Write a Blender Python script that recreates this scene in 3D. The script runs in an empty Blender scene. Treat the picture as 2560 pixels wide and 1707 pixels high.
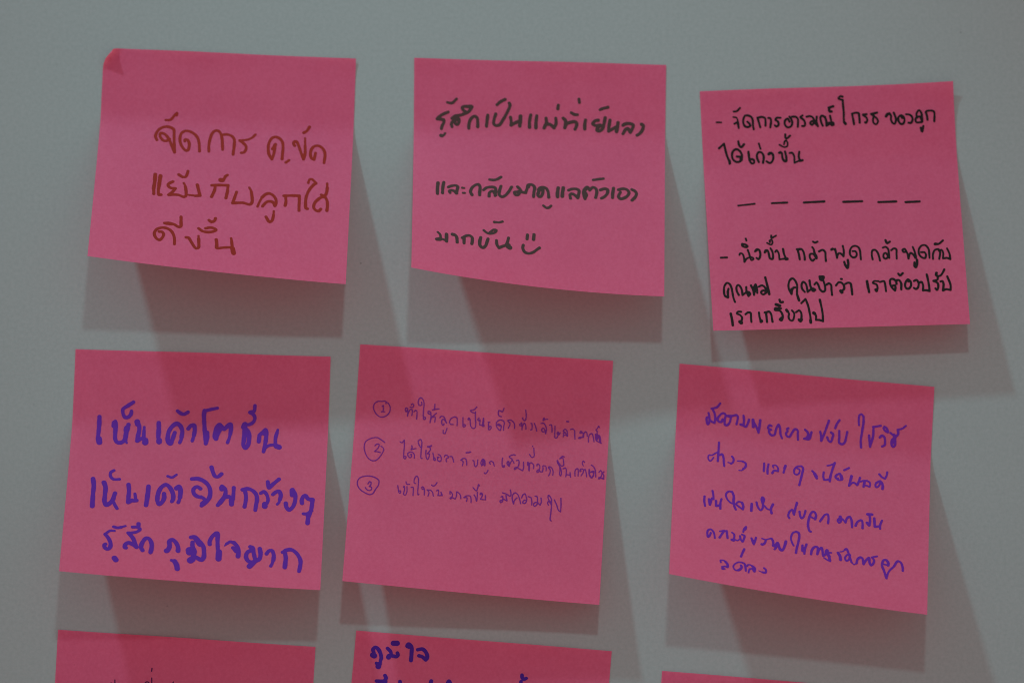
import bpy, math, re
import numpy as np
from mathutils import Vector

C = bpy.context.scene
col = C.collection

# ------------------------------------------------------------------ camera
PITCH = math.radians(9.7)          # the camera looks up at the wall a little
DIST = 1.703
MM = 0.001
PX = 0.076 / 580.0 * 2352.0 / 2560.0      # metres on the wall per photo pixel
FOV = 2 * math.atan(1280 * PX / DIST)
cd = bpy.data.cameras.new('camera')
cam = bpy.data.objects.new('camera', cd)
col.objects.link(cam)
cam.location = (0, -DIST * math.cos(PITCH), -DIST * math.sin(PITCH))
cam.rotation_euler = (math.pi / 2 + PITCH, 0, 0)
cd.sensor_fit = 'HORIZONTAL'
cd.sensor_width = 36
cd.lens = 18 / math.tan(FOV / 2)
cd.clip_start = 0.05
cd.clip_end = 50
cd.dof.use_dof = True
cd.dof.focus_distance = DIST - 0.017
cd.dof.aperture_fstop = 7.5
C.camera = cam

# ------------------------------------------------------------------ ambient room light
w = bpy.data.worlds.new('World')
C.world = w
w.use_nodes = True
# ambient gradient: pale from above, red added from below to warm the shadows
wn, wl = w.node_tree.nodes, w.node_tree.links
bg = wn['Background']
wtc = wn.new('ShaderNodeTexCoord')
wsx = wn.new('ShaderNodeSeparateXYZ')
wmr = wn.new('ShaderNodeMapRange')
wmr.interpolation_type = 'SMOOTHSTEP'
wmr.inputs['From Min'].default_value = -0.45
wmr.inputs['From Max'].default_value = 0.45
wmx = wn.new('ShaderNodeMix')
wmx.data_type = 'RGBA'
wl.new(wtc.outputs['Generated'], wsx.inputs[0])
wl.new(wsx.outputs['Z'], wmr.inputs['Value'])
wl.new(wmr.outputs[0], wmx.inputs[0])
wmx.inputs[6].default_value = (0.545, 0.262, 0.250, 1)     # from below, added red tint
wmx.inputs[7].default_value = (0.315, 0.388, 0.388, 1)     # from above, paler and cooler
wl.new(wmx.outputs[2], bg.inputs[0])
bg.inputs[1].default_value = 1.0

C.cycles.filter_width = 1.05

# ------------------------------------------------------------------ two ceiling spot lamps of the room
def lamp(name, loc, power, color, size, cone):
    ld = bpy.data.lights.new(name, 'SPOT')
    ld.energy = power
    ld.color = color
    ld.shadow_soft_size = size
    ld.spot_size = math.radians(cone)
    ld.spot_blend = 1.0
    o = bpy.data.objects.new(name, ld)
    o.location = loc
    o.rotation_euler = (Vector((0.0, 0.0, 0.0)) - Vector(loc)).to_track_quat('-Z', 'Y').to_euler()
    col.objects.link(o)
lamp('front_lamp', (0.08, -1.60, 1.08), 24.5, (0.62, 1.0, 1.0), 0.052, 16.5)
lamp('side_lamp', (-0.77, -0.66, 1.25), 40.0, (0.50, 0.97, 1.03), 0.052, 20.5)

C.view_settings.view_transform = 'Standard'
C.view_settings.look = 'None'
C.view_settings.exposure = 0.10
C.view_settings.gamma = 1
C.view_settings.use_curve_mapping = False

# ------------------------------------------------------------------ projection helpers (photo pixels <-> room)
cp, sp = math.cos(PITCH), math.sin(PITCH)
CAM = np.array(cam.location)
FPX = 1280 / math.tan(FOV / 2)
def ray(px, py):
    x = (px - 1280) / FPX
    z = (853.5 - py) / FPX
    return np.array([x, cp - z * sp, sp + z * cp])
def on_plane(px, py, y):
    d = ray(px, py)
    return CAM + d * ((y - CAM[1]) / d[1])
def project(P):
    d = P - CAM
    f = d[..., 1] * cp + d[..., 2] * sp
    u = -d[..., 1] * sp + d[..., 2] * cp
    return np.stack([1280 + d[..., 0] / f * FPX, 853.5 - u / f * FPX], -1)

# ------------------------------------------------------------------ materials
def mat(name):
    m = bpy.data.materials.new(name)
    m.use_nodes = True
    nt = m.node_tree
    nt.nodes.clear()
    return m, nt.nodes, nt.links
def node(N, t, **k):
    n = N.new(t)
    for a, b in k.items():
        setattr(n, a, b)
    return n
def noise(N, Lk, coord, scale, detail=3, rough=0.6):
    n = N.new('ShaderNodeTexNoise')
    n.inputs['Scale'].default_value = scale
    n.inputs['Detail'].default_value = detail
    n.inputs['Roughness'].default_value = rough
    Lk.new(coord, n.inputs['Vector'])
    return n
def ramp(N, Lk, fac, a, b, p0=0.0, p1=1.0):
    r = N.new('ShaderNodeValToRGB')
    r.color_ramp.elements[0].position = p0
    r.color_ramp.elements[1].position = p1
    r.color_ramp.elements[0].color = (*a, 1)
    r.color_ramp.elements[1].color = (*b, 1)
    Lk.new(fac, r.inputs[0])
    return r

def wall_material():
    m, N, Lk = mat('painted_wall')
    tc = N.new('ShaderNodeTexCoord')
    co = tc.outputs['Object']
    n1 = noise(N, Lk, co, 9.0, 3)
    n2 = noise(N, Lk, co, 900.0, 3, 0.7)
    r1 = ramp(N, Lk, n1.outputs[0], (0.290, 0.322, 0.320), (0.302, 0.333, 0.331), 0.3, 0.7)
    r2 = ramp(N, Lk, n2.outputs[0], (0.915, 0.93, 0.92), (1.085, 1.07, 1.08), 0.25, 0.75)
    mx = node(N, 'ShaderNodeMix', data_type='RGBA', blend_type='MULTIPLY')
    mx.inputs[0].default_value = 1
    Lk.new(r1.outputs[0], mx.inputs[6]); Lk.new(r2.outputs[0], mx.inputs[7])
    last = mx.outputs[2]
    for (px, py, rad, amt) in ((902, 658, 0.00032, 0.45), (2401.5, 82, 0.00042, 0.22), (2402, 74, 0.0003, 0.10),
                               (985, 655, 0.0006, 0.06), (418, 1514, 0.00028, 0.30), (1712, 80, 0.0003, 0.12), (84, 1010, 0.0004, 0.1)):
        p = on_plane(px, py, 0)
        vm = node(N, 'ShaderNodeVectorMath', operation='DISTANCE')
        vm.inputs[1].default_value = (p[0], 0, p[2])
        Lk.new(co, vm.inputs[0])
        k = 1 - amt
        rr = N.new('ShaderNodeMapRange')
        rr.inputs['From Min'].default_value = rad * 0.3
        rr.inputs['From Max'].default_value = rad * 1.2
        rr.inputs['To Min'].default_value = k
        rr.inputs['To Max'].default_value = 1.0
        Lk.new(vm.outputs['Value'], rr.inputs['Value'])
        mm = node(N, 'ShaderNodeMix', data_type='RGBA', blend_type='MULTIPLY')
        mm.inputs[0].default_value = 1
        Lk.new(last, mm.inputs[6]); Lk.new(rr.outputs[0], mm.inputs[7])
        last = mm.outputs[2]
    b = N.new('ShaderNodeBsdfPrincipled')
    b.inputs['Roughness'].default_value = 0.62
    b.inputs['Specular IOR Level'].default_value = 0.25
    Lk.new(last, b.inputs['Base Color'])
    n3 = noise(N, Lk, co, 700.0, 3)
    bp = N.new('ShaderNodeBump')
    bp.inputs['Strength'].default_value = 0.10
    bp.inputs['Distance'].default_value = 0.0003
    Lk.new(n3.outputs[0], bp.inputs['Height'])
    Lk.new(bp.outputs[0], b.inputs['Normal'])
    o = N.new('ShaderNodeOutputMaterial')
    Lk.new(b.outputs[0], o.inputs[0])
    return m

def paper_material():
    m, N, Lk = mat('pink_paper')
    tc = N.new('ShaderNodeTexCoord')
    oi = N.new('ShaderNodeObjectInfo')
    ad = node(N, 'ShaderNodeVectorMath', operation='ADD')
    Lk.new(tc.outputs['Object'], ad.inputs[0]); Lk.new(oi.outputs['Location'], ad.inputs[1])
    co = ad.outputs[0]
    n1 = noise(N, Lk, co, 1100.0, 4, 0.75)          # fibre grain
    n2 = noise(N, Lk, co, 60.0, 3)                 # cloudy dye
    r1 = ramp(N, Lk, n1.outputs[0], PAPER_A, PAPER_B, 0.28, 0.72)
    r2 = ramp(N, Lk, n2.outputs[0], (0.975, 0.95, 0.97), (1.02, 1.04, 1.03), 0.3, 0.7)
    mx = node(N, 'ShaderNodeMix', data_type='RGBA', blend_type='MULTIPLY')
    mx.inputs[0].default_value = 1
    Lk.new(r1.outputs[0], mx.inputs[6]); Lk.new(r2.outputs[0], mx.inputs[7])
    vor = N.new('ShaderNodeTexVoronoi')            # a few specks in the pulp
    vor.inputs['Scale'].default_value = 130.0
    Lk.new(co, vor.inputs['Vector'])
    r3 = ramp(N, Lk, vor.outputs['Distance'], (0.80, 0.72, 0.76), (1, 1, 1), 0.012, 0.045)
    mx2 = node(N, 'ShaderNodeMix', data_type='RGBA', blend_type='MULTIPLY')
    mx2.inputs[0].default_value = 0.7
    Lk.new(mx.outputs[2], mx2.inputs[6]); Lk.new(r3.outputs[0], mx2.inputs[7])
    b = N.new('ShaderNodeBsdfPrincipled')
    b.inputs['Roughness'].default_value = 0.75
    b.inputs['Specular IOR Level'].default_value = 0.12
    Lk.new(mx2.outputs[2], b.inputs['Base Color'])
    n3 = noise(N, Lk, co, 1100.0, 4, 0.7)
    bp = N.new('ShaderNodeBump')
    bp.inputs['Strength'].default_value = 0.22
    bp.inputs['Distance'].default_value = 0.00012
    Lk.new(n3.outputs[0], bp.inputs['Height'])
    Lk.new(bp.outputs[0], b.inputs['Normal'])
    t = N.new('ShaderNodeBsdfTranslucent')
    t.inputs[0].default_value = TRANS
    ms = N.new('ShaderNodeMixShader')
    ms.inputs[0].default_value = TRANSF
    Lk.new(b.outputs[0], ms.inputs[1]); Lk.new(t.outputs[0], ms.inputs[2])
    o = N.new('ShaderNodeOutputMaterial')
    Lk.new(ms.outputs[0], o.inputs[0])
    return m

def ink_material(name, light, dark):
    m, N, Lk = mat(name)
    at = node(N, 'ShaderNodeAttribute', attribute_name='density')
    tc = N.new('ShaderNodeTexCoord')
    n1 = noise(N, Lk, tc.outputs['Object'], 900.0, 3, 0.65)
    ma = node(N, 'ShaderNodeMath', operation='MULTIPLY_ADD')
    ma.inputs[1].default_value = 0.5
    Lk.new(n1.outputs[0], ma.inputs[0])
    sub = node(N, 'ShaderNodeMath', operation='SUBTRACT')
    sub.inputs[1].default_value = 0.25
    Lk.new(at.outputs['Fac'], sub.inputs[0])
    Lk.new(sub.outputs[0], ma.inputs[2])
    r = ramp(N, Lk, ma.outputs[0], light, dark, 0.05, 0.85)
    b = N.new('ShaderNodeBsdfPrincipled')
    b.inputs['Roughness'].default_value = 0.6
    b.inputs['Specular IOR Level'].default_value = 0.04
    Lk.new(r.outputs[0], b.inputs['Base Color'])
    o = N.new('ShaderNodeOutputMaterial')
    Lk.new(b.outputs[0], o.inputs[0])
    return m

PAPER_A = (0.82, 0.140, 0.284)
PAPER_B = (0.94, 0.203, 0.370)
TRANS = (1.0, 0.15, 0.19, 1)
TRANSF = 0.48
WALL = wall_material()
PAPER = paper_material()

# ------------------------------------------------------------------ the wall
def mesh_object(name, verts, faces, m, parent=None, smooth=False):
    me = bpy.data.meshes.new(name)
    me.from_pydata([tuple(map(float, v)) for v in verts], [], faces)
    me.materials.append(m)
    if smooth:
        me.polygons.foreach_set('use_smooth', [True] * len(me.polygons))
    o = bpy.data.objects.new(name, me)
    col.objects.link(o)
    if parent is not None:
        o.parent = parent
    return o
X, Z0, Z1, TH = 0.9, -0.7, 0.7, 0.05
vs = [(x, y, z) for x in (-X, X) for y in (0, TH) for z in (Z0, Z1)]
fs = [(0, 4, 5, 1), (2, 3, 7, 6), (0, 1, 3, 2), (4, 6, 7, 5), (1, 5, 7, 3), (0, 2, 6, 4)]
wall = mesh_object('wall', vs, fs, WALL)
wall['kind'] = 'structure'
wall['label'] = 'plain off-white painted wall behind the pink sticky notes'

# ------------------------------------------------------------------ sticky notes
SIDE = 0.076
NS, NT = 96, 192
class Note:
    """surface P(s, t): s across, t down; glued strip at the top, free part bent out from the wall"""
    def __init__(self, TL, TR, BL, BR, LL, LR, bend=1.3, glue=0.235, corner=None, lift_tr=0.0, lift_tl=0.0, soft=0.16):
        GAP = 0.00018
        tl, tr = on_plane(*TL, -GAP), on_plane(*TR, -GAP)
        fl, fr = on_plane(*BL, -LL), on_plane(*BR, -LR)
        s = np.linspace(0, 1, NS + 1)
        t = np.linspace(0, 1, NT + 1)
        lift = LR + (LL - LR) * (1 - s) ** bend
        a = SIDE * (1 - glue)
        tau = np.clip((t - glue) / (1 - glue), 0, 1)
        sm = np.clip(tau / soft, 0, 1)
        g = sm * sm * (3 - 2 * sm) * (0.84 + 0.16 * tau)
        gm = 0.5 * (g[1:] + g[:-1])
        P = np.zeros((NS + 1, NT + 1, 3))
        dl, dr = fl - tl, fr - tr
        lens, u, v = [], [], []
        for i in range(NS + 1):
            lo, hi = 0.0, 1.4
            for _ in range(40):
                ph = (lo + hi) / 2
                if np.sum(np.sin(ph * gm)) * SIDE / NT < lift[i] - GAP:
                    lo = ph
                else:
                    hi = ph
            u.append(np.concatenate([[0], np.cumsum(np.cos(ph * gm))]) * SIDE / NT)
            v.append(np.concatenate([[0], np.cumsum(np.sin(ph * gm))]) * SIDE / NT)
        hl, hr = math.hypot(dl[0], dl[2]), math.hypot(dr[0], dr[2])
        self.scale = (hl / u[0][-1], hr / u[-1][-1])
        al, ar = math.atan2(dl[0], -dl[2]), math.atan2(dr[0], -dr[2])
        for i in range(NS + 1):
            k = s[i]
            ang = al + (ar - al) * k
            sc = self.scale[0] + (self.scale[1] - self.scale[0]) * k
            top = tl + (tr - tl) * k
            P[i, :, 0] = top[0] + math.sin(ang) * u[i] * sc
            P[i, :, 2] = top[2] - math.cos(ang) * u[i] * sc
            P[i, :, 1] = -(GAP + v[i])
        # the top edge is not pressed down quite flat
        S, T = np.meshgrid(s, t, indexing='ij')
        top = np.clip(1 - T / 0.10, 0, 1) ** 2
        P[..., 1] -= top * (0.00035 + 0.0003 * np.sin(3 + 9 * S + TL[0]))
        ctr = np.clip(1 - np.hypot((1 - S) * 1.0, T * 1.0) / 0.26, 0, 1) ** 2
        ctl = np.clip(1 - np.hypot(S, T) / 0.26, 0, 1) ** 2
        P[..., 1] -= lift_tr * ctr + lift_tl * ctl
        # slight waviness of the loose paper
        P[..., 1] -= 0.0003 * np.sin(5.1 * S + 0.004 * TL[0]) * np.clip(tau[None, :], 0, 1) * np.sin(3.3 * T + 0.01 * TL[1])
        if corner:                                   # dog-eared corner rolled over to the front
            (ax, ay), (bx, by), rad = corner
            A, B = on_plane(ax, ay, -GAP), on_plane(bx, by, -GAP)
            e = (B - A) / np.linalg.norm(B - A)
            nrm = np.array([e[2], 0, -e[0]])
            if np.dot(nrm, P[0, 0] - A) < 0:
                nrm = -nrm
            d = (P - A) @ nrm - 0.0
            k = d > 0
            th = np.minimum(d / rad, 2.75)
            ext = np.maximum(d - 2.75 * rad, 0)
            along = np.sin(th) * rad + np.cos(th) * ext - d
            up = (1 - np.cos(th)) * rad + np.sin(th) * ext
            P = np.where(k[..., None], P + along[..., None] * nrm + up[..., None] * np.array([0, -1, 0]), P)
        self.P = P
        du = np.gradient(P, axis=0)
        dv = np.gradient(P, axis=1)
        n = np.cross(du, dv)
        n /= np.linalg.norm(n, axis=-1, keepdims=True) + 1e-12
        n *= np.where(n[..., 1:2] > 0, -1, 1) if corner is None else np.sign(-np.median(n[..., 1]))
        self.Nrm = n
        self.origin = (P[0, 0] + P[-1, 0]) / 2
    def _bil(self, A, s, t):
        x = np.clip(s, 0, 1) * NS
        y = np.clip(t, 0, 1) * NT
        i = np.minimum(x.astype(int), NS - 1)
        j = np.minimum(y.astype(int), NT - 1)
        fx, fy = (x - i)[..., None], (y - j)[..., None]
        return (A[i, j] * (1 - fx) * (1 - fy) + A[i + 1, j] * fx * (1 - fy) + A[i, j + 1] * (1 - fx) * fy + A[i + 1, j + 1] * fx * fy)
    def at(self, s, t):
        return self._bil(self.P, s, t)
    def normal(self, s, t):
        return self._bil(self.Nrm, s, t)
    def inverse(self, px):
        """(s, t) of photo points on the sheet"""
        s = np.full(len(px), 0.5); t = np.full(len(px), 0.5)
        for _ in range(25):
            h = 1e-3
            p0 = project(self.at(s, t))
            ps = (project(self.at(s + h, t)) - project(self.at(s - h, t))) / (2 * h)
            pt = (project(self.at(s, t + h)) - project(self.at(s, t - h))) / (2 * h)
            r = px - p0
            det = ps[:, 0] * pt[:, 1] - ps[:, 1] * pt[:, 0]
            ds = (r[:, 0] * pt[:, 1] - r[:, 1] * pt[:, 0]) / det
            dt = (ps[:, 0] * r[:, 1] - ps[:, 1] * r[:, 0]) / det
            s = np.clip(s + np.clip(ds, -0.2, 0.2), 0.004, 0.996)
            t = np.clip(t + np.clip(dt, -0.2, 0.2), 0.004, 0.996)
        return s, t

# ------------------------------------------------------------------ pen strokes
def catmull(p, step):
    p = np.array(p, float)
    if len(p) < 3:
        n = max(2, int(np.linalg.norm(p[-1] - p[0]) / step) + 1)
        return p[0] + (p[-1] - p[0]) * np.linspace(0, 1, n)[:, None]
    q = np.vstack([2 * p[0] - p[1], p, 2 * p[-1] - p[-2]])
    out = []
    for i in range(1, len(q) - 2):
        a, b, c, d = q[i - 1], q[i], q[i + 1], q[i + 2]
        n = max(2, int(np.linalg.norm(c - b) / step) + 1)
        t = [0.0]
        for m0, m1 in ((a, b), (b, c), (c, d)):
            t.append(t[-1] + max(np.linalg.norm(m1 - m0), 1e-3) ** 0.5)
        for x in np.linspace(t[1], t[2], n, endpoint=False):
            A1 = (t[1] - x) / (t[1] - t[0]) * a + (x - t[0]) / (t[1] - t[0]) * b
            A2 = (t[2] - x) / (t[2] - t[1]) * b + (x - t[1]) / (t[2] - t[1]) * c
            A3 = (t[3] - x) / (t[3] - t[2]) * c + (x - t[2]) / (t[3] - t[2]) * d
            B1 = (t[2] - x) / (t[2] - t[0]) * A1 + (x - t[0]) / (t[2] - t[0]) * A2
            B2 = (t[3] - x) / (t[3] - t[1]) * A2 + (x - t[1]) / (t[3] - t[1]) * A3
            out.append((t[2] - x) / (t[2] - t[1]) * B1 + (x - t[1]) / (t[2] - t[1]) * B2)
    out.append(p[-1])
    return np.array(out)

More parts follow.
